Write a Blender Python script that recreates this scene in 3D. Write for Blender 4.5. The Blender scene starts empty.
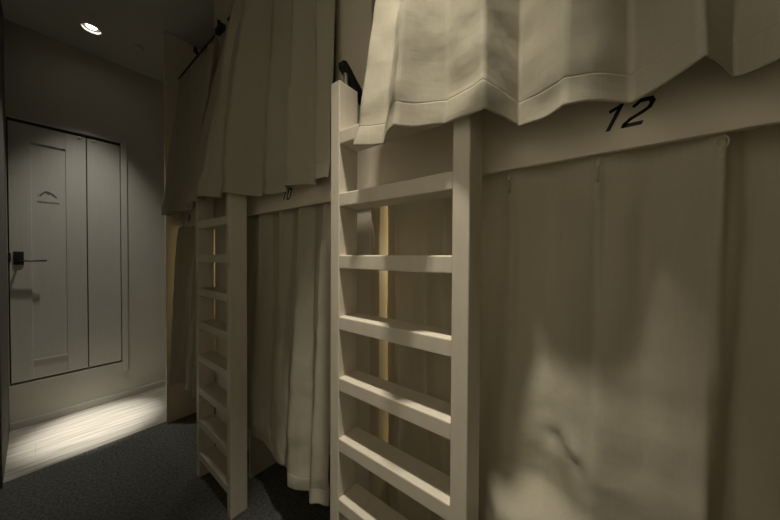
import bpy, bmesh, math, random
from mathutils import Vector, Matrix, noise
random.seed(4)
S = bpy.context.scene
C = S.collection
PI = math.pi

# ------------------------------------------------------------------ materials
def mat(name, col, rough=.6, bump=None, var=None, spec=.3, metal=0.0, transl=0.0):
    m = bpy.data.materials.new(name); m.use_nodes = True
    nt = m.node_tree; N = nt.nodes; L = nt.links
    b = N['Principled BSDF']; out = N['Material Output']
    b.inputs['Base Color'].default_value = (*col, 1)
    b.inputs['Roughness'].default_value = rough
    b.inputs['Metallic'].default_value = metal
    b.inputs['Specular IOR Level'].default_value = spec
    tc = N.new('ShaderNodeTexCoord')
    if var:                      # (scale vec, noise scale, amount)
        sv, ns, am = var
        mp = N.new('ShaderNodeMapping'); mp.inputs['Scale'].default_value = sv
        L.new(tc.outputs['Object'], mp.inputs['Vector'])
        n = N.new('ShaderNodeTexNoise'); n.inputs['Scale'].default_value = ns; n.inputs['Detail'].default_value = 5
        L.new(mp.outputs['Vector'], n.inputs['Vector'])
        r = N.new('ShaderNodeValToRGB')
        r.color_ramp.elements[0].position = .3; r.color_ramp.elements[1].position = .7
        r.color_ramp.elements[0].color = (*[c * (1 - am) for c in col], 1)
        r.color_ramp.elements[1].color = (*[min(1, c * (1 + am)) for c in col], 1)
        L.new(n.outputs['Fac'], r.inputs['Fac']); L.new(r.outputs['Color'], b.inputs['Base Color'])
    if bump:                     # (scale vec, noise scale, strength, distance)
        sv, ns, st, di = bump
        mp2 = N.new('ShaderNodeMapping'); mp2.inputs['Scale'].default_value = sv
        L.new(tc.outputs['Object'], mp2.inputs['Vector'])
        n2 = N.new('ShaderNodeTexNoise'); n2.inputs['Scale'].default_value = ns; n2.inputs['Detail'].default_value = 4
        L.new(mp2.outputs['Vector'], n2.inputs['Vector'])
        bp = N.new('ShaderNodeBump'); bp.inputs['Strength'].default_value = st; bp.inputs['Distance'].default_value = di
        L.new(n2.outputs['Fac'], bp.inputs['Height']); L.new(bp.outputs['Normal'], b.inputs['Normal'])
    if transl:
        t = N.new('ShaderNodeBsdfTranslucent'); t.inputs['Color'].default_value = (*col, 1)
        mx = N.new('ShaderNodeMixShader'); mx.inputs['Fac'].default_value = transl
        L.new(b.outputs['BSDF'], mx.inputs[1]); L.new(t.outputs['BSDF'], mx.inputs[2])
        L.new(mx.outputs['Shader'], out.inputs['Surface'])
    return m

M = {
 'wall':   mat('wallpaper', (.56, .54, .48), .85, bump=((1,1,1), 220, .25, .002), var=((1,1,1), 3, .03)),
 'leftwall': mat('white_wallpaper', (.80, .78, .71), .85, bump=((1,1,1), 220, .25, .002)),
 'dark_corner':   mat('dark_grey_wall', (.13, .125, .11), .8),
 'ceil':   mat('ceiling_paper', (.52, .51, .46), .9, bump=((1,1,1), 160, .3, .002)),
 'wood':   mat('white_painted_wood', (.66, .60, .49), .5, bump=((3,3,30), 6, .12, .001), var=((6,6,1), 7, .04)),
 'bed':    mat('cream_board', (.66, .59, .47), .55, var=((1,1,1), 4, .03), bump=((2,2,20), 8, .08, .001)),
 'door':   mat('white_door_laminate', (.58, .57, .52), .45, bump=((30,30,1.2), 8, .15, .001), var=((25,25,1), 6, .03)),
 'frame':  mat('white_casing', (.57, .56, .51), .5),
 'dark':   mat('dark_gap', (.015, .015, .013), .9),
 'metal':  mat('dark_bronze_metal', (.06, .055, .045), .4, metal=.7),
 'black':  mat('black_plastic', (.012, .013, .012), .5),
 'grey':   mat('grey_mark', (.16, .155, .14), .7),
 'carpet': mat('charcoal_carpet', (.12, .123, .112), .95, bump=((1,1,1), 260, .9, .006), var=((1,1,1), 90, .45), spec=.1),
 'hook':   mat('white_plastic', (.44, .40, .29), .5),
 'steel':  mat('brushed_steel', (.55, .53, .48), .35, metal=.9),
 'trim':   mat('white_lamp_trim', (.75, .74, .70), .4),
}
def cloth_mat(name, col):
    m = mat(name, col, .9, transl=.22, spec=.1)
    nt = m.node_tree; N = nt.nodes; L = nt.links
    b = N['Principled BSDF']
    tc = N.new('ShaderNodeTexCoord')
    nz = N.new('ShaderNodeTexNoise'); nz.inputs['Scale'].default_value = 9; nz.inputs['Detail'].default_value = 3
    L.new(tc.outputs['Object'], nz.inputs['Vector'])
    waves = []
    for sc in ((.6, .6, 260), (140, 140, 3)):        # weft and warp slubs of the linen weave
        mp = N.new('ShaderNodeMapping'); mp.inputs['Scale'].default_value = sc
        L.new(tc.outputs['Object'], mp.inputs['Vector'])
        n = N.new('ShaderNodeTexNoise'); n.inputs['Scale'].default_value = 2.2; n.inputs['Detail'].default_value = 3
        L.new(mp.outputs['Vector'], n.inputs['Vector']); waves.append(n)
    ad = N.new('ShaderNodeMath'); ad.operation = 'ADD'
    L.new(waves[0].outputs['Fac'], ad.inputs[0]); L.new(waves[1].outputs['Fac'], ad.inputs[1])
    bp = N.new('ShaderNodeBump'); bp.inputs['Strength'].default_value = .16; bp.inputs['Distance'].default_value = .0015
    L.new(ad.outputs[0], bp.inputs['Height'])
    bp2 = N.new('ShaderNodeBump'); bp2.inputs['Strength'].default_value = .5; bp2.inputs['Distance'].default_value = .012
    L.new(nz.outputs['Fac'], bp2.inputs['Height']); L.new(bp.outputs['Normal'], bp2.inputs['Normal'])
    L.new(bp2.outputs['Normal'], b.inputs['Normal'])
    r = N.new('ShaderNodeMapRange'); r.inputs['From Min'].default_value = .6; r.inputs['From Max'].default_value = 1.4
    r.inputs['To Min'].default_value = .94; r.inputs['To Max'].default_value = 1.05
    L.new(ad.outputs[0], r.inputs['Value'])
    mul = N.new('ShaderNodeMix'); mul.data_type = 'RGBA'; mul.blend_type = 'MULTIPLY'; mul.inputs['Factor'].default_value = 1
    mul.inputs[6].default_value = (*col, 1)
    cc = N.new('ShaderNodeCombineColor')
    for i in range(3): L.new(r.outputs['Result'], cc.inputs[i])
    L.new(cc.outputs['Color'], mul.inputs[7]); L.new(mul.outputs[2], b.inputs['Base Color'])
    return m
M['cloth'] = cloth_mat('cream_linen', (.51, .47, .37))

def tile_mat():
    m = bpy.data.materials.new('pale_streaked_planks'); m.use_nodes = True
    nt = m.node_tree; N = nt.nodes; L = nt.links; b = N['Principled BSDF']
    tc = N.new('ShaderNodeTexCoord')
    mp = N.new('ShaderNodeMapping'); mp.inputs['Scale'].default_value = (2.2, 26, 1)
    L.new(tc.outputs['Object'], mp.inputs['Vector'])
    n = N.new('ShaderNodeTexNoise'); n.inputs['Scale'].default_value = 1.6; n.inputs['Detail'].default_value = 6
    L.new(mp.outputs['Vector'], n.inputs['Vector'])
    r = N.new('ShaderNodeValToRGB')
    r.color_ramp.elements[0].position = .3; r.color_ramp.elements[0].color = (.30, .275, .235, 1)
    r.color_ramp.elements[1].position = .68; r.color_ramp.elements[1].color = (.50, .47, .42, 1)
    L.new(n.outputs['Fac'], r.inputs['Fac'])
    br = N.new('ShaderNodeTexBrick'); br.inputs['Scale'].default_value = 1
    br.inputs['Brick Width'].default_value = .9; br.inputs['Row Height'].default_value = .15
    br.inputs['Mortar Size'].default_value = .0015; br.inputs['Color1'].default_value = (1, 1, 1, 1)
    br.inputs['Color2'].default_value = (.94, .94, .93, 1); br.inputs['Mortar'].default_value = (.80, .79, .77, 1)
    L.new(tc.outputs['Object'], br.inputs['Vector'])
    mx = N.new('ShaderNodeMix'); mx.data_type = 'RGBA'; mx.blend_type = 'MULTIPLY'; mx.inputs['Factor'].default_value = 1
    L.new(r.outputs['Color'], mx.inputs[6]); L.new(br.outputs['Color'], mx.inputs[7])
    L.new(mx.outputs[2], b.inputs['Base Color'])
    b.inputs['Roughness'].default_value = .55; b.inputs['Specular IOR Level'].default_value = .25
    return m
M['tile'] = tile_mat()
def glow_mat(name, col, e):
    m = mat(name, (.8, .8, .75)); b = m.node_tree.nodes['Principled BSDF']
    b.inputs['Emission Color'].default_value = (*col, 1); b.inputs['Emission Strength'].default_value = e
    return m
M['lamp'] = glow_mat('lamp_face', (1, .95, .82), 9)

# ------------------------------------------------------------------ mesh helpers
def box(bm, x0, x1, y0, y1, z0, z1, bev=0.0):
    t = bmesh.new()
    bmesh.ops.create_cube(t, size=1)
    for v in t.verts:
        v.co = ((x0 + x1) / 2 + v.co.x * (x1 - x0), (y0 + y1) / 2 + v.co.y * (y1 - y0), (z0 + z1) / 2 + v.co.z * (z1 - z0))
    if bev:
        bmesh.ops.bevel(t, geom=t.edges[:], offset=bev, segments=2, profile=.5, affect='EDGES')
    me = bpy.data.meshes.new('t'); t.to_mesh(me); t.free(); bm.from_mesh(me); bpy.data.meshes.remove(me)
    return bm
def tube(bm, pts, r, n=12, cap=True):
    pts = [Vector(p) for p in pts]; rings = []
    up = None
    for i, p in enumerate(pts):
        d = (pts[min(i + 1, len(pts) - 1)] - pts[max(i - 1, 0)]).normalized()
        a = d.orthogonal().normalized() if up is None else (up - d * up.dot(d)).normalized()
        up = a; b = d.cross(a)
        rings.append([bm.verts.new(p + (a * math.cos(2 * PI * k / n) + b * math.sin(2 * PI * k / n)) * r) for k in range(n)])
    for A, B in zip(rings, rings[1:]):
        for k in range(n): bm.faces.new((A[k], A[(k + 1) % n], B[(k + 1) % n], B[k]))
    if cap: bm.faces.new(rings[0][::-1]); bm.faces.new(rings[-1])
    return bm
def lathe(bm, cx, cy, prof, n=40):
    rings = [[bm.verts.new((cx + r * math.cos(2 * PI * k / n), cy + r * math.sin(2 * PI * k / n), z)) for k in range(n)] for r, z in prof]
    for A, B in zip(rings, rings[1:]):
        for k in range(n): bm.faces.new((A[k], A[(k + 1) % n], B[(k + 1) % n], B[k]))
    return rings
def prism(bm, poly, depth, f):
    """poly of 2-D points, extruded; f(a, b, d) maps to 3-D"""
    A = [bm.verts.new(f(a, b, 0)) for a, b in poly]; B = [bm.verts.new(f(a, b, depth)) for a, b in poly]
    bm.faces.new(A); bm.faces.new(B[::-1]); n = len(poly)
    for i in range(n): bm.faces.new((A[i], B[i], B[(i + 1) % n], A[(i + 1) % n]))
def obj(name, bm, m, parent=None, smooth=False):
    bmesh.ops.recalc_face_normals(bm, faces=bm.faces[:])
    if parent is not None:
        w = Vector((0, 0, 0)); p = parent
        while p is not None: w += p.location; p = p.parent
        bmesh.ops.translate(bm, verts=bm.verts[:], vec=-w)
    me = bpy.data.meshes.new(name); bm.to_mesh(me); bm.free()
    me.materials.append(m)
    for p in me.polygons: p.use_smooth = smooth
    o = bpy.data.objects.new(name, me); C.objects.link(o)
    if parent is not None: o.parent = parent
    return o
def tag(o, label, cat, group=None):
    o['label'] = label; o['category'] = cat
    if group: o['group'] = group
    return o
def thing(name, loc, label, cat, group=None):
    o = bpy.data.objects.new(name, None); C.objects.link(o); o.location = loc; o.empty_display_size = .1
    return tag(o, label, cat, group)
def struct(name, bm, m, label=None, cat=None):
    o = obj(name, bm, m); o['kind'] = 'structure'
    if label: tag(o, label, cat or name.split('_')[0])
    return o

# ------------------------------------------------------------------ measures (metres)
HC = 2.641                       # ceiling
YD = 3.016                       # wall with the door
YP = 2.318                       # end panel of the bunks
XF = .636                        # fascia face
PITCH = 1.052                    # from bunk to bunk
XB = 2.60                        # back of the bunks
Y_END = -1.70

# ------------------------------------------------------------------ the setting
struct('floor', box(bmesh.new(), -.52, XB + .05, 2.357, YD + .05, -.06, 0), M['tile'], 'pale streaked plank floor lit in front of the white door', 'floor')
struct('floor.001', box(bmesh.new(), -.52, XB + .05, Y_END, 2.357, -.06, 0), M['carpet'], 'dark charcoal carpet floor along the bunks', 'floor')
b = bmesh.new(); box(b, -.42, -.30, Y_END, YD + .06, 0, HC)
struct('wall_left', b, M['leftwall'], 'plain white wall along the left of the corridor', 'wall')
struct('wall_corner', box(bmesh.new(), -.30, -.10, 2.304, YD, 0, HC), M['dark_corner'], 'dark narrow wall corner at the left edge beside the white door', 'wall')  # one even grey, darker than the walls beside it
DX0, DX1, DZ0, DZ1 = -.098, .428, .290, 2.034
b = bmesh.new()
box(b, -.10, DX0, YD, YD + .12, 0, HC) if DX0 > -.10 else None
box(b, DX1, XB + .05, YD, YD + .12, 0, HC)
box(b, DX0, DX1, YD, YD + .12, 0, DZ0); box(b, DX0, DX1, YD, YD + .12, DZ1, HC)
box(b, DX0, DX1, YD + .10, YD + .12, DZ0, DZ1)
struct('wall_far', b, M['wall'], 'pale papered end wall around the white door', 'wall')
struct('wall_right', box(bmesh.new(), XB, XB + .1, -.47, YD, 0, HC), M['wall'], 'wall behind the bunks', 'wall')
struct('wall_near', box(bmesh.new(), -.42, XB + .1, Y_END - .1, Y_END, 0, HC), M['wall'], 'wall behind the viewpoint', 'wall')
struct('wall_side', box(bmesh.new(), XF, XB + .1, Y_END, -.47, 0, HC), M['wall'], 'wall beyond the nearest bunk', 'wall')
b = box(bmesh.new(), .545, XB, YP, YP + .026, 0, HC, .002)
struct('wall_end', b, M['bed'], 'full height end panel closing off the far bunk', 'wall')
b = box(bmesh.new(), -.10, XB, YD - .009, YD, 0, .05, .002)
struct('baseboard_far', b, M['frame'], 'low white baseboard under the white door', 'baseboard')

LIGHTS = [(.247, 2.677), (.245, .19)]
RL = .044
# ceiling, with a round hole for each downlight
b = bmesh.new()
def quad(x0, x1, y0, y1): b.faces.new([b.verts.new(p) for p in ((x0, y0, HC), (x1, y0, HC), (x1, y1, HC), (x0, y1, HC))])
xs0, xs1 = -.42, XB + .1; h = .09
ys = sorted(LIGHTS, key=lambda q: q[1]); yc = Y_END - .1
for (lx, ly) in ys:
    quad(xs0, xs1, yc, ly - h); quad(xs0, lx - h, ly - h, ly + h); quad(lx + h, xs1, ly - h, ly + h); yc = ly + h
    n = 40; inner = []; outer = []
    for k in range(n):
        a = 2 * PI * (k + .5) / n; c, s = math.cos(a), math.sin(a); mm = max(abs(c), abs(s))
        inner.append(b.verts.new((lx + RL * c, ly + RL * s, HC))); outer.append(b.verts.new((lx + h * c / mm, ly + h * s / mm, HC)))
    for k in range(n): b.faces.new((inner[k], inner[(k + 1) % n], outer[(k + 1) % n], outer[k]))
    ang = [k for k in range(n)]
    for q in range(4):           # corner triangles
        cx, cy = ((h, h), (-h, h), (-h, -h), (h, -h))[q]; k = (q * n // 4) + n // 8 - 1
        b.faces.new((outer[k], b.verts.new((lx + cx, ly + cy, HC)), outer[k + 1]))
quad(xs0, xs1, yc, YD + .1)
ce = struct('ceiling', b, M['ceil'], 'dark plain ceiling above the corridor', 'ceiling')
b = box(bmesh.new(), xs0, xs1, Y_END - .1, YD + .12, HC + .12, HC + .16)
tr = struct('trim_1', b, M['ceil'], 'slab above the ceiling', 'ceiling')

# door
d = bpy.data.objects.new('door_1', None); C.objects.link(d); d.location = ((DX0 + DX1) / 2, YD, DZ0); d['kind'] = 'structure'
tag(d, 'white two-leaf door with dark lever handle, raised above the floor', 'door')
b = bmesh.new()
box(b, DX1, .464, YD - .012, YD + .03, DZ0 - .07, DZ1 + .012, .003)
box(b, DX0 - .001, DX1, YD - .004, YD + .03, DZ1 - .004, DZ1 + .012, .002)
obj('door_frame', b, M['frame'], d)
obj('gap_shade_board', box(bmesh.new(), DX0, DX1, YD + .075, YD + .098, DZ0, DZ1), M['dark'], d)  # near-black board, paints the gaps round the leaves as deep shade
obj('head_strip', box(bmesh.new(), DX0, DX1, YD + .012, YD + .05, DZ1 - .024, DZ1 - .004), M['metal'], d)['label'] = 'dark head strip'  # dark strip across the gap over the leaves
SX = .247
def leaf(x0, x1, panels):
    """door leaf with sunk panels: rails and stiles round recessed boards"""
    bm = bmesh.new(); z0, z1 = DZ0 + .014, DZ1 - .026; y0 = YD + .004
    if not panels:
        return box(bm, x0, x1, y0, y0 + .034, z0, z1, .003)
    px0, px1 = panels[0][0], panels[0][1]
    box(bm, x0, px0, y0, y0 + .034, z0, z1, .002); box(bm, px1, x1, y0, y0 + .034, z0, z1, .002)
    zz = z0
    for (_, _, a, c) in sorted(panels, key=lambda q: q[2]):
        box(bm, px0, px1, y0, y0 + .034, zz, a, .002); box(bm, px0, px1, y0 + .007, y0 + .03, a, c); zz = c
    box(bm, px0, px1, y0, y0 + .034, zz, z1, .002)
    return bm
lf = obj('door_leaf', leaf(DX0 + .006, SX - .0025, [(-.003, .147, .435, 1.893), (-.003, .147, .300 + .012, .425)]), M['door'], d)
ls = obj('side_leaf', leaf(SX + .0025, DX1 - .004, None), M['door'], d)
b = box(bmesh.new(), -.076, -.036, YD - .004, YD + .006, 1.078, 1.166, .002)
tube(b, [(-.056, YD, 1.104), (-.056, YD - .032, 1.104), (-.05, YD - .038, 1.104), (.058, YD - .040, 1.104)], .0055, 10)
obj('handle', b, M['metal'], lf, True)['label'] = 'dark metal lever handle'
obj('strike_plate', box(bmesh.new(), DX0 - .0, DX0 + .012, YD - .001, YD + .005, 1.10, 1.155, .001), M['metal'], lf)['label'] = 'dark latch plate'
for x in (.212, .283):
    o = lf if x < SX else ls
    obj('door_catch', box(bmesh.new(), x - .009, x + .009, YD - .004, YD + .008, 1.996, 2.006, .002), M['trim'], o)
obj('glint_plate', box(bmesh.new(), -.066, -.040, YD + .0005, YD + .006, 1.918, 1.930, .002), M['steel'], lf)  # bright plate standing in for a reflection on the leaf
# the small mark on the door: a twin-peak emblem over a line of tiny lettering
b = bmesh.new()
fm = lambda a, c, dd: (.028 + a, YD + .0105 - dd, 1.545 + c)
for poly in ([(0, .004), (.008, .0), (.030, .030), (.026, .036)], [(.026, .036), (.030, .030), (.042, .014), (.046, .020), (.034, .036)],
             [(.034, .036), (.042, .036), (.054, .026), (.050, .020)], [(.050, .032), (.058, .026), (.080, .002), (.072, .0), (.052, .022)]):
    prism(b, poly, .0012, fm)
x = 0
for w in (.006, .004, .006, .003, .006, .005, .004, .006, .006, .004, .007, .005):
    prism(b, [(x - .005, -.042), (x - .005 + w, -.042), (x - .005 + w, -.036 + (w > .0045) * .002), (x - .005, -.036)], .0012, fm); x += w + .0028
obj('emblem', b, M['grey'], lf)['label'] = 'dark grey twin-peak emblem with tiny lettering'

# ------------------------------------------------------------------ downlights
for i, (lx, ly) in enumerate(LIGHTS):
    t = thing('downlight', (lx, ly, HC), ['round recessed downlight glowing in the ceiling before the white door', 'round recessed downlight above the nearest ladder'][i], 'ceiling light', 'recessed downlights')
    b = bmesh.new(); lathe(b, lx, ly, [(RL - .001, HC + .006), (RL - .001, HC - .004), (RL + .002, HC - .009), (RL + .007, HC - .008), (RL + .011, HC)])
    obj('trim_ring', b, M['trim'], t, True)
    b = bmesh.new(); r = lathe(b, lx, ly, [(RL - .001, HC + .004), (RL - .006, HC + .02), (.036, HC + .035), (.0, HC + .036)])
    obj('reflector', b, M['metal'], t, True)
    b = bmesh.new(); r = lathe(b, lx, ly, [(.024, HC + .034), (.026, HC + .010), (.022, HC + .004), (.012, HC + .001)]); b.faces.new(r[-1])
    obj('lamp_face', b, M['lamp'], t, True)
t = thing('ceiling_sensor', (.472, 2.651, HC), 'small dark round sensor on the ceiling beside the glowing downlight', 'sensor')
b = bmesh.new(); r = lathe(b, .472, 2.651, [(.032, HC), (.032, HC - .003), (.028, HC - .005), (.014, HC - .006)], 32); b.faces.new(r[-1])
obj('sensor_base', b, M['ceil'], t, True)
b = bmesh.new(); r = lathe(b, .472, 2.651, [(.012, HC - .007), (.010, HC - .014), (.004, HC - .017)], 20); b.faces.new(r[-1])
obj('lens', b, M['trim'], t, True)
b = bmesh.new()
tube(b, [(.72, YP - .001, 2.615), (.72, YP - .016, 2.615), (.72, YP - .028, 2.60), (.72, YP - .03, 2.585), (.72, YP - .03, 2.575)], .007, 10)
box(b, .708, .732, YP - .006, YP, 2.595, 2.636, .002)
tag(obj('wall_hook', b, M['black'], None, True), 'small black hook high on the end panel near the ceiling', 'hook')

# ------------------------------------------------------------------ bunks
def stroke(bm, pts, w, f, depth=.0012):
    for (a, c), (e, g) in zip(pts, pts[1:]):
        L = math.hypot(e - a, g - c); ux, uy = (e - a) / L, (g - c) / L; nx, ny = -uy * w / 2, ux * w / 2
        a2, c2, e2, g2 = a - ux * w * .35, c - uy * w * .35, e + ux * w * .35, g + uy * w * .35
        prism(bm, [(a2 + nx, c2 + ny), (a2 - nx, c2 - ny), (e2 - nx, g2 - ny), (e2 + nx, g2 + ny)], depth, f)
DIG = {'1': [[(-.004, .040), (.010, .048), (.010, .0)]],
       '2': [[(0, .040), (.006, .048), (.022, .048), (.028, .041), (.028, .031), (.022, .025), (.005, .013), (0, .005), (0, .001), (.028, .001)]],
       '0': [[(.006, 0), (0, .007), (0, .041), (.006, .048), (.022, .048), (.028, .041), (.028, .007), (.022, 0), (.006, 0)]],
       '8': [[(.006, 0), (0, .007), (0, .018), (.006, .025), (.022, .025), (.028, .018), (.028, .007), (.022, 0), (.006, 0)],
             [(.006, .025), (.001, .031), (.001, .042), (.006, .048), (.022, .048), (.027, .042), (.027, .031), (.022, .025)]]}
bunks = []
for i in range(3):
    y0 = -.306 + i * PITCH; y1 = min(.577 + i * PITCH, YP)
    yb0 = -.468 if i == 0 else y0 - .084; yb1 = (y1 + .085) if i < 2 else YP
    lab = ['built-in cream bunk unit with black 12 on its upper fascia board',
           'built-in cream bunk unit between the two ladders, black 10 on its fascia',
           'built-in cream bunk unit beyond the far ladder, against the end panel'][i]
    t = thing('bunk_bed', (XF, (y0 + y1) / 2, 0), lab, 'bunk bed', 'built-in bunks along the corridor')
    if i < 2:
        pw = bpy.data.objects.new('partition_wall', None); C.objects.link(pw); pw.location = (.66, y1 + .085, 0); pw['kind'] = 'structure'
        tag(pw, ['cream post and partition behind the nearest ladder', 'cream post and partition behind the far ladder'][i], 'partition')
        obj('post', box(bmesh.new(), XF + .016, .70, y1, y1 + .169, 0, HC, .002), M['bed'], pw)
        obj('partition', box(bmesh.new(), .70, XB, y1 + .004, y1 + .165, 0, HC), M['bed'], pw)
    fa = obj('fascia', box(bmesh.new(), XF, XF + .014, yb0 + .0008, yb1 - .0008, 1.341, 1.487, .002), M['bed'], t)
    up1 = (y1 if i < 2 else YP)
    obj('upper_platform', box(bmesh.new(), XF + .050, XB, y0 if i else -.468, up1, 1.388, 1.46), M['bed'], t)
    obj('lower_platform', box(bmesh.new(), .748, XB, y0 if i else -.468, up1, .315, .40, .003), M['bed'], t)
    yp = 1.408 - PITCH + i * PITCH
    if yp < YP - .1: obj('underbed_panel', box(bmesh.new(), .672, XB, yp, yp + .022, 0, .315), M['bed'], t)
    obj('curtain_rail', box(bmesh.new(), .690, .704, y0 + .003 if i else -.46, up1 - .003, 1.376, 1.388), M['hook'], t)
    # number
    num = ['12', '10', '8'][i]; b = bmesh.new()
    yc = [-.040, 1.014, 2.166][i]; zb = 1.3805
    for k, ch in enumerate(num):
        off = (k - (len(num) - 1) / 2) * .036
        for pl in DIG[ch]:
            # text reads towards -Y; italic slant
            f = lambda a, c, dd, o=off: (XF - .0001 - dd, yc + .003 - .80 * (o + (a - .014) + (c - .024) * .45), zb + .80 * c)
            stroke(b, pl, .0078, f)
    obj('number', b, M['black'], fa)['label'] = 'black number ' + num
    bunks.append(t)

# ------------------------------------------------------------------ ladders
LX0, LX1 = .511, .583; LY0, LY1 = .199, .603; ST = .036; LT = 1.630
def ladder_parts(t):
    for y in (LY0, LY1 - ST):
        obj('stile', box(bmesh.new(), LX0, LX1, y, y + ST, 0, LT, .003), M['wood'], t)
    for k in range(9):
        zt = 1.491 - .1697 * k
        obj('rung', box(bmesh.new(), LX0 + .0005, LX1 - .001, LY0 + ST - .001, LY1 - ST + .001, zt - .037, zt, .003), M['wood'], t)
    for y in (LY1 - ST / 2, LY0 + ST / 2):
        b = bmesh.new(); prof = []
        path = [(.532, 1.690), (.540, 1.690), (.550, 1.684), (.562, 1.674), (.580, 1.658), (.600, 1.642), (.625, 1.626), (.651, 1.614)]
        nrm = []
        pts = [Vector(p) for p in path]
        A = []; B = []
        for i, p in enumerate(pts):
            dd = (pts[min(i + 1, len(pts) - 1)] - pts[max(i - 1, 0)]).normalized(); nn = Vector((-dd.y, dd.x)) * (.007 if i == 0 else .012)
            A.append(p + nn); B.append(p - nn)
        poly = [(q.x, q.y) for q in A] + [(q.x, q.y) for q in reversed(B)]
        prism(b, poly, .02, lambda a, c, dd, yy=y: (a, yy - .01 + dd, c))
        hk = obj('hook', b, M['black'], t); hk['label'] = 'black hook bracket'
        b = bmesh.new(); tube(b, [(.552, y, 1.666), (.552, y, 1.672)], .008, 12); tube(b, [(.552, y, 1.628), (.552, y, 1.672)], .006, 10)
        obj('bolt', b, M['steel'], hk)
lad = thing('bunk_ladder', (.547, .401, 0), 'white wooden bunk ladder below the black 12, nearest to the viewer', 'ladder', 'white bunk ladders')
ladder_parts(lad)
def copy_tree(o, parent=None):
    c = o.copy(); C.objects.link(c)
    if parent is not None: c.parent = parent
    for ch in list(o.children): copy_tree(ch, c)
    return c
lad2 = copy_tree(lad); lad2.location = (.547, .401 + PITCH, 0)
lad2['label'] = 'white wooden bunk ladder further down the corridor, towards the white door'

# ------------------------------------------------------------------ curtains
def dense(pts, n):
    out = []
    for (a, c), (e, g) in zip(pts, pts[1:]):
        for k in range(n): out.append((a + (e - a) * k / n, c + (g - c) * k / n))
    out.append(pts[-1]); return out
def smooth(pts, it):
    for _ in range(it):
        q = pts[:]
        for i in range(1, len(pts) - 1):
            q[i] = tuple(.25 * pts[i - 1][j] + .5 * pts[i][j] + .25 * pts[i + 1][j] for j in (0, 1))
        pts = q
    return pts
def sstep(a, b_, x):
    t = max(0, min(1, (x - a) / (b_ - a)))
    return t * t * (3 - 2 * t)
def curtain(name, label, top, bot, zt, zb, disp=None, n=8, sm=5, power=1.0, rows=60, hem=.048, seed=0, hooks=(), group=None, crease=.008):
    rnd = random.Random(seed)
    T = smooth(dense(top, n), sm); B = smooth(dense(bot, n), sm)
    hs = [zb + (zt - zb) * (k / rows) for k in range(rows + 1)]
    hs = [h for h in hs if abs(h - (zb + hem)) > .009] + [zb + hem + q for q in (-.006, -.003, -.0015, 0, .0015, .003, .006)] + [zb + .004]
    hs = sorted(set(hs))
    ph = [rnd.uniform(0, 6.28) for _ in range(8)]
    bm = bmesh.new(); grid = []
    for z in hs:
        t0 = (zt - z) / (zt - zb); row = []
        for i, (p, q) in enumerate(zip(T, B)):
            t = t0 ** (power(q[1]) if callable(power) else power)
            x = p[0] + (q[0] - p[0]) * t; y = p[1] + (q[1] - p[1]) * t0; zz = z
            s = i / min(len(T) - 1, 12 * n) * 7
            fade = sstep(0, .2, t)
            x += .0035 * math.sin(4.1 * s + 5 * z + ph[0]) * fade + .0025 * math.sin(9.3 * s - 7 * z + ph[1]) * fade
            y += .004 * math.sin(3.1 * s + 4 * z + ph[2]) * fade
            if z < zb + hem: x -= .0004
            if abs(z - zb - hem) < .001: x += .0009
            zz += (.004 * math.sin(2.7 * s + ph[3]) + .003 * math.sin(6.1 * s + ph[4])) * sstep(.6, 1, t)
            wr = noise.noise(Vector((seed * 7.3 + y * 9 + z * 4, z * 16, x * 6))) * .5 + noise.noise(Vector((seed * 3.1 + y * 26, z * 11 - y * 8, 2.2))) * .35
            x += wr * crease * sstep(0, .5, t0) * (1 + 1.4 * math.exp(-((z - zb - hem) / .05) ** 2))
            for (hx, hy, hz) in hooks: x -= .007 * math.exp(-((y - hy) / .0065) ** 2) * sstep(.75, 1.3, z) * sstep(1.372, 1.345, z)
            if disp:
                dx, dy, dz = disp(x, y, z); x += dx; y += dy; zz += dz
            if hooks and z > 1.336: x = max(x, .6525)
            row.append(bm.verts.new((x, y, zz)))
        grid.append(row)
    for A, Bv in zip(grid, grid[1:]):
        for i in range(len(A) - 1): bm.faces.new((A[i], A[i + 1], Bv[i + 1], Bv[i]))
    o = obj(name, bm, M['cloth'], None, True)
    so = o.modifiers.new('thickness', 'SOLIDIFY'); so.thickness = .0022; so.offset = 0
    tag(o, label, 'curtain', group)
    for (hx, hy, hz) in hooks:
        b = bmesh.new(); k = 14
        tube(b, [(hx + .0015 * math.sin(2 * PI * j / k), hy + .0048 * math.sin(2 * PI * j / k), hz + .009 * math.cos(2 * PI * j / k) - .004) for j in range(k + 1)], .0016, 6, False)
        tube(b, [(hx, hy, hz - .013), (hx + .002, hy, hz - .04)], .0028, 8)
        tube(b, [(hx, hy, hz + .009), (hx + .006, hy, hz + .016), (hx + .014, hy, hz + .016)], .0016, 6)
        obj('hook', b, M['hook'], o, True)
    return o

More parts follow.
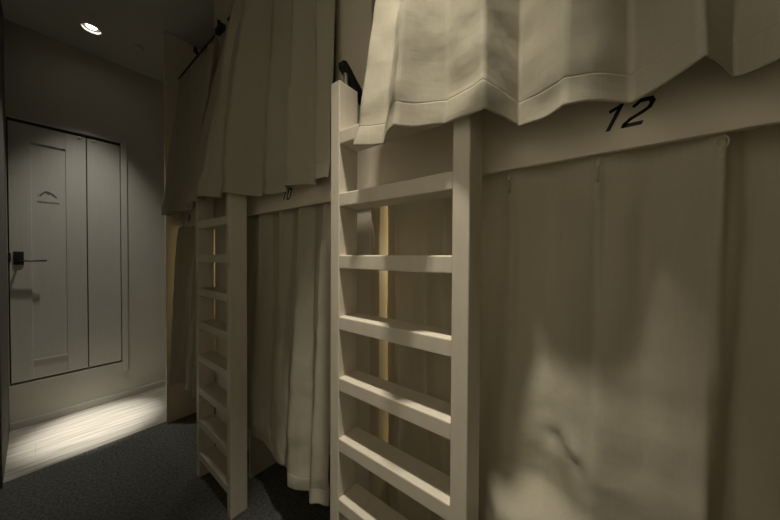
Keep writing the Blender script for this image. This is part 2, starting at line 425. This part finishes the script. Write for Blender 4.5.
# --- upper curtains hang from a rod at 2.36 m
ROD_X, ROD_Z = .622, 2.365
G = 'upper bunk curtains'
hem12 = [(.455, .464), (.490, .395), (.418, .308), (.494, .242), (.480, .164), (.584, .126), (.530, .046), (.602, -.036), (.520, -.104), (.595, -.150), (.555, -.20), (.61, -.245), (.55, -.30), (.61, -.36), (.56, -.41), (.60, -.455)]
top12 = [(.605, .39), (.625, .35), (.595, .305), (.630, .25), (.605, .19), (.640, .125), (.605, .06), (.64, -.02), (.605, -.09), (.64, -.15), (.605, -.20), (.64, -.25), (.605, -.30), (.64, -.36), (.605, -.41), (.63, -.455)]
curtain('curtain', 'upper cream curtain bunched over the top of the nearest ladder', top12, hem12, ROD_Z - .04, 1.404, n=10, sm=0, seed=1, group=G, power=lambda y: .85 - .55 * sstep(.10, .17, y) * sstep(.36, .29, y))
hem10 = [(.458, 1.645), (.490, 1.490), (.430, 1.385), (.494, 1.310), (.484, 1.235), (.602, 1.164), (.574, 1.080), (.628, 1.003), (.563, .912), (.630, .822), (.563, .742), (.592, .700)]
top10 = [(.605, 1.42), (.625, 1.345), (.60, 1.29), (.64, 1.23), (.605, 1.17), (.64, 1.10), (.60, 1.04), (.64, .965), (.60, .905), (.64, .83), (.60, .765), (.63, .715)]
curtain('curtain', 'upper cream curtain pleated above the black 10, between the two ladders', top10, hem10, ROD_Z - .04, 1.404, n=10, sm=0, seed=2, group=G, power=lambda y: .85 - .55 * sstep(1.15, 1.22, y) * sstep(1.41, 1.34, y))
hem8 = []; top8 = []
y = 1.635
while y < 2.27:
    hem8 += [(.505, y + .055), (.575, y + .10)]; top8 += [(.600, y), (.640, y + .05)]; y += .118
hem8 = [(a, min(c, YP - .02)) for a, c in hem8]; top8 = [(a, min(c, YP - .02)) for a, c in top8]
curtain('curtain', 'upper cream curtain beyond the far ladder, next to the end panel', top8, hem8, ROD_Z - .04, 1.408, n=8, sm=3, seed=3, group=G)
for i, (a, c, e) in enumerate([(-.465, .46, 0), (.60, 1.54, 0), (1.65, YP - .001, 1)]):
    t = thing('curtain_rod', (ROD_X, (a + c) / 2, ROD_Z), ['dark rod holding the upper curtain over the nearest ladder', 'dark rod holding the upper curtain above the black 10', 'dark rod along the top of the curtain next to the end panel'][i], 'curtain rod', 'upper curtain rods')
    b = bmesh.new(); tube(b, [(ROD_X, a, ROD_Z), (ROD_X, c, ROD_Z)], .0055, 12)
    obj('rod', b, M['metal'], t, True)
    for yy in ((a, c) if i == 0 else (a,)):
        b = bmesh.new()
        box(b, ROD_X - .013, ROD_X + .013, yy - .055, yy + .022, ROD_Z - .016, ROD_Z + .012, .003)
        box(b, ROD_X - .006, ROD_X + .006, yy - .006, yy + .008, ROD_Z + .01, ROD_Z + .055, .002)
        tube(b, [(ROD_X, yy + .005, ROD_Z + .045), (ROD_X + .04, yy + .01, ROD_Z + .05)], .006, 10)
        obj('bracket', b, M['black'], t)

# --- lower curtains hang from the rail behind the fascia
G = 'lower bunk curtains'
HX = .656; HZ = 1.345; TZ = 1.372
def disp12(x, y, z):
    dx = dy = dz = 0
    dx += (.020 + .016 * sstep(.0, .06, y)) * sstep(1.34, 1.2, z) * sstep(.72, .95, z) * sstep(.26, .18, y) * sstep(-.16, -.11, y)
    # bedding pushes the cloth out towards the aisle low down
    w = math.exp(-((y - .10) / .10) ** 2)
    dx -= .075 * w * sstep(.68, .60, z)
    dx -= .03 * sstep(1.15, .7, z) * math.exp(-((y + .02) / .13) ** 2)
    # pinched knot
    r = math.hypot((y - .064) / .022, (z - .77) / .018)
    dx += .013 * math.exp(-r * r) 
    r2 = math.hypot((y - .040) / .016, (z - .775) / .014); dx -= .010 * math.exp(-r2 * r2)
    r3 = math.hypot((y - .026) / .010, (z - .752) / .010); dx += .005 * math.exp(-r3 * r3)
    # tension lines fanning from the knot
    for (sy, sz, L, amp) in ((-.9, -.35, .14, .0018), (-.35, -1, .18, .002), (.9, .5, .08, .003)):
        ly, lz = y - .05, z - .77; l = math.hypot(sy, sz); a = (ly * sy + lz * sz) / l; c = (ly * sz - lz * sy) / l
        if 0 < a < L: dx -= amp * math.exp(-(c / .016) ** 2) * math.sin(PI * a / L)
    return dx, dy, dz
t12 = [(.735, .572), (.672, .500), (.654, .478), (.690, .40), (.654, .320), (.690, .24), (.655, .162), (.674, .085), (.655, .004), (.674, -.075), (.655, -.151), (.697, -.185), (.680, -.31), (.69, -.40), (.658, -.462)]
b12 = [(.735, .560), (.668, .480), (.634, .445), (.692, .38), (.632, .305), (.692, .245), (.640, .175), (.694, .088), (.622, .010), (.650, -.060), (.604, -.125), (.697, -.165), (.69, -.27), (.69, -.37), (.65, -.455)]
curtain('curtain', 'lower cream curtain under the black 12, pinched and bulging near its bottom', t12, b12, TZ, .33, disp=disp12, n=16, sm=4, rows=90, seed=5,
        hooks=[(HX - .007, y, HZ - .012) for y in (.478, .320, .162, .004, -.151, -.31)], group=G)
def disp10(x, y, z):
    dx = 0
    dx -= .05 * math.exp(-((y - 1.38) / .08) ** 2) * sstep(.75, .5, z) * sstep(.25, .45, z)
    return dx, 0, 0
t10 = [(.70, 1.612), (.660, 1.575), (.676, 1.50), (.656, 1.425), (.676, 1.35), (.655, 1.27), (.678, 1.185), (.655, 1.100), (.678, 1.03), (.655, .956), (.676, .88), (.655, .80), (.67, .75)]
b10 = [(.69, 1.60), (.650, 1.56), (.670, 1.49), (.640, 1.41), (.652, 1.36), (.637, 1.30), (.640, 1.17), (.618, 1.06), (.612, .985), (.567, .912), (.618, .842), (.570, .785), (.615, .725)]
curtain('curtain', 'lower cream curtain between the two ladders, hem hanging loose over dark carpet', t10, b10, TZ, .285, disp=disp10, n=16, sm=4, rows=60, seed=6,
        hooks=[(HX - .007, y, HZ - .012) for y in (1.575, 1.425, 1.27, 1.10, .956, .80)], group=G)
t8 = [(.652, 2.285), (.675, 2.18), (.655, 2.09), (.675, 2.02), (.655, 1.95), (.675, 1.88), (.66, 1.815)]
b8 = [(.555, 2.298), (.640, 2.21), (.59, 2.12), (.65, 2.05), (.59, 1.97), (.65, 1.90), (.61, 1.82)]
curtain('curtain', 'lower cream curtain beyond the far ladder, short of the end panel', t8, b8, TZ, .27, n=14, sm=4, seed=7, power=lambda y: .8 - .5 * sstep(2.2, 2.28, y),
        hooks=[(HX - .007, y, HZ - .012) for y in (2.285, 2.09, 1.95, 1.82)], group=G)

# ------------------------------------------------------------------ reading lamps inside the lower bunks
for i in range(3):
    yl = [.581, .581 + PITCH, YP][i]; xl = 1.12
    t = thing('reading_lamp', (xl, yl, 1.12), ['warm reading lamp behind the curtain under the black 12', 'warm reading lamp behind the curtain between the ladders', 'warm reading lamp behind the curtain by the end panel'][i], 'lamp', 'reading lamps inside the bunks')
    obj('wall_plate', box(bmesh.new(), xl - .05, xl + .05, yl - .02, yl, 1.07, 1.17, .004), M['trim'], t)
    b = bmesh.new(); tube(b, [(xl, yl - .0205, 1.12), (xl, yl - .055, 1.12)], .032, 24)
    obj('lamp_shade', b, M['trim'], t)
    l = bpy.data.lights.new('reading_glow', 'POINT'); l.energy = [4.8, .35, 1.7][i]; l.color = (1, .87, .50); l.shadow_soft_size = .03
    o = bpy.data.objects.new('reading_glow', l); C.objects.link(o); o.location = (xl, yl - .10, 1.12)

# ------------------------------------------------------------------ light
def spot(name, loc, w, ang, blend, rad, col=(1, .93, .79)):
    l = bpy.data.lights.new(name, 'SPOT'); l.energy = w; l.spot_size = math.radians(ang); l.spot_blend = blend
    l.shadow_soft_size = rad; l.color = col
    o = bpy.data.objects.new(name, l); C.objects.link(o); o.location = loc
    return o
(fx, fy), (nx, ny) = LIGHTS
spot('far_beam', (fx, fy, HC - .008), 560, 17, 1, .025, (1, .96, .86))
spot('far_spill', (fx, fy, HC - .008), 56, 62, 1, .025, (1, .96, .84))
def aim(o, to): o.rotation_euler = (Vector(to) - o.location).to_track_quat('-Z', 'Y').to_euler()
aim(spot('near_beam', (nx, ny, HC - .008), 118, 42, 1, .04), (.40, .325, 1.35))
aim(spot('near_bounce_fill', (nx, ny, HC - .008), 112, 64, 1, .045), (-.30, .16, 1.35))      # added fill, bounced off the left wall to lift the ambient light
w = bpy.data.worlds.new('w'); S.world = w; w.use_nodes = True
w.node_tree.nodes['Background'].inputs['Color'].default_value = (.0, .0, .0, 1)

# ------------------------------------------------------------------ camera
cam = bpy.data.cameras.new('camera'); co = bpy.data.objects.new('camera', cam); C.objects.link(co); S.camera = co
cam.sensor_width = 36; cam.sensor_fit = 'HORIZONTAL'; cam.lens = 273.02 / 780 * 36; cam.clip_start = .01
yaw, pit, rol = .9182, -.0149, .0057
fw = Vector((math.sin(yaw) * math.cos(pit), math.cos(yaw) * math.cos(pit), math.sin(pit)))
R0 = Vector((math.cos(yaw), -math.sin(yaw), 0)); U0 = R0.cross(fw)
R = R0 * math.cos(rol) + U0 * math.sin(rol); U = -R0 * math.sin(rol) + U0 * math.cos(rol)
mw = Matrix((R, U, -fw)).transposed().to_4x4(); mw.translation = (0, 0, 1.15)
co.matrix_world = mw

S.view_settings.view_transform = 'Standard'; S.view_settings.look = 'None'
S.view_settings.gamma = 1; S.view_settings.use_curve_mapping = False; S.view_settings.exposure = 0.0
S.cycles.use_denoising = True
S.cycles.max_bounces = 10; S.cycles.diffuse_bounces = 8
S.cycles.sample_clamp_indirect = 4
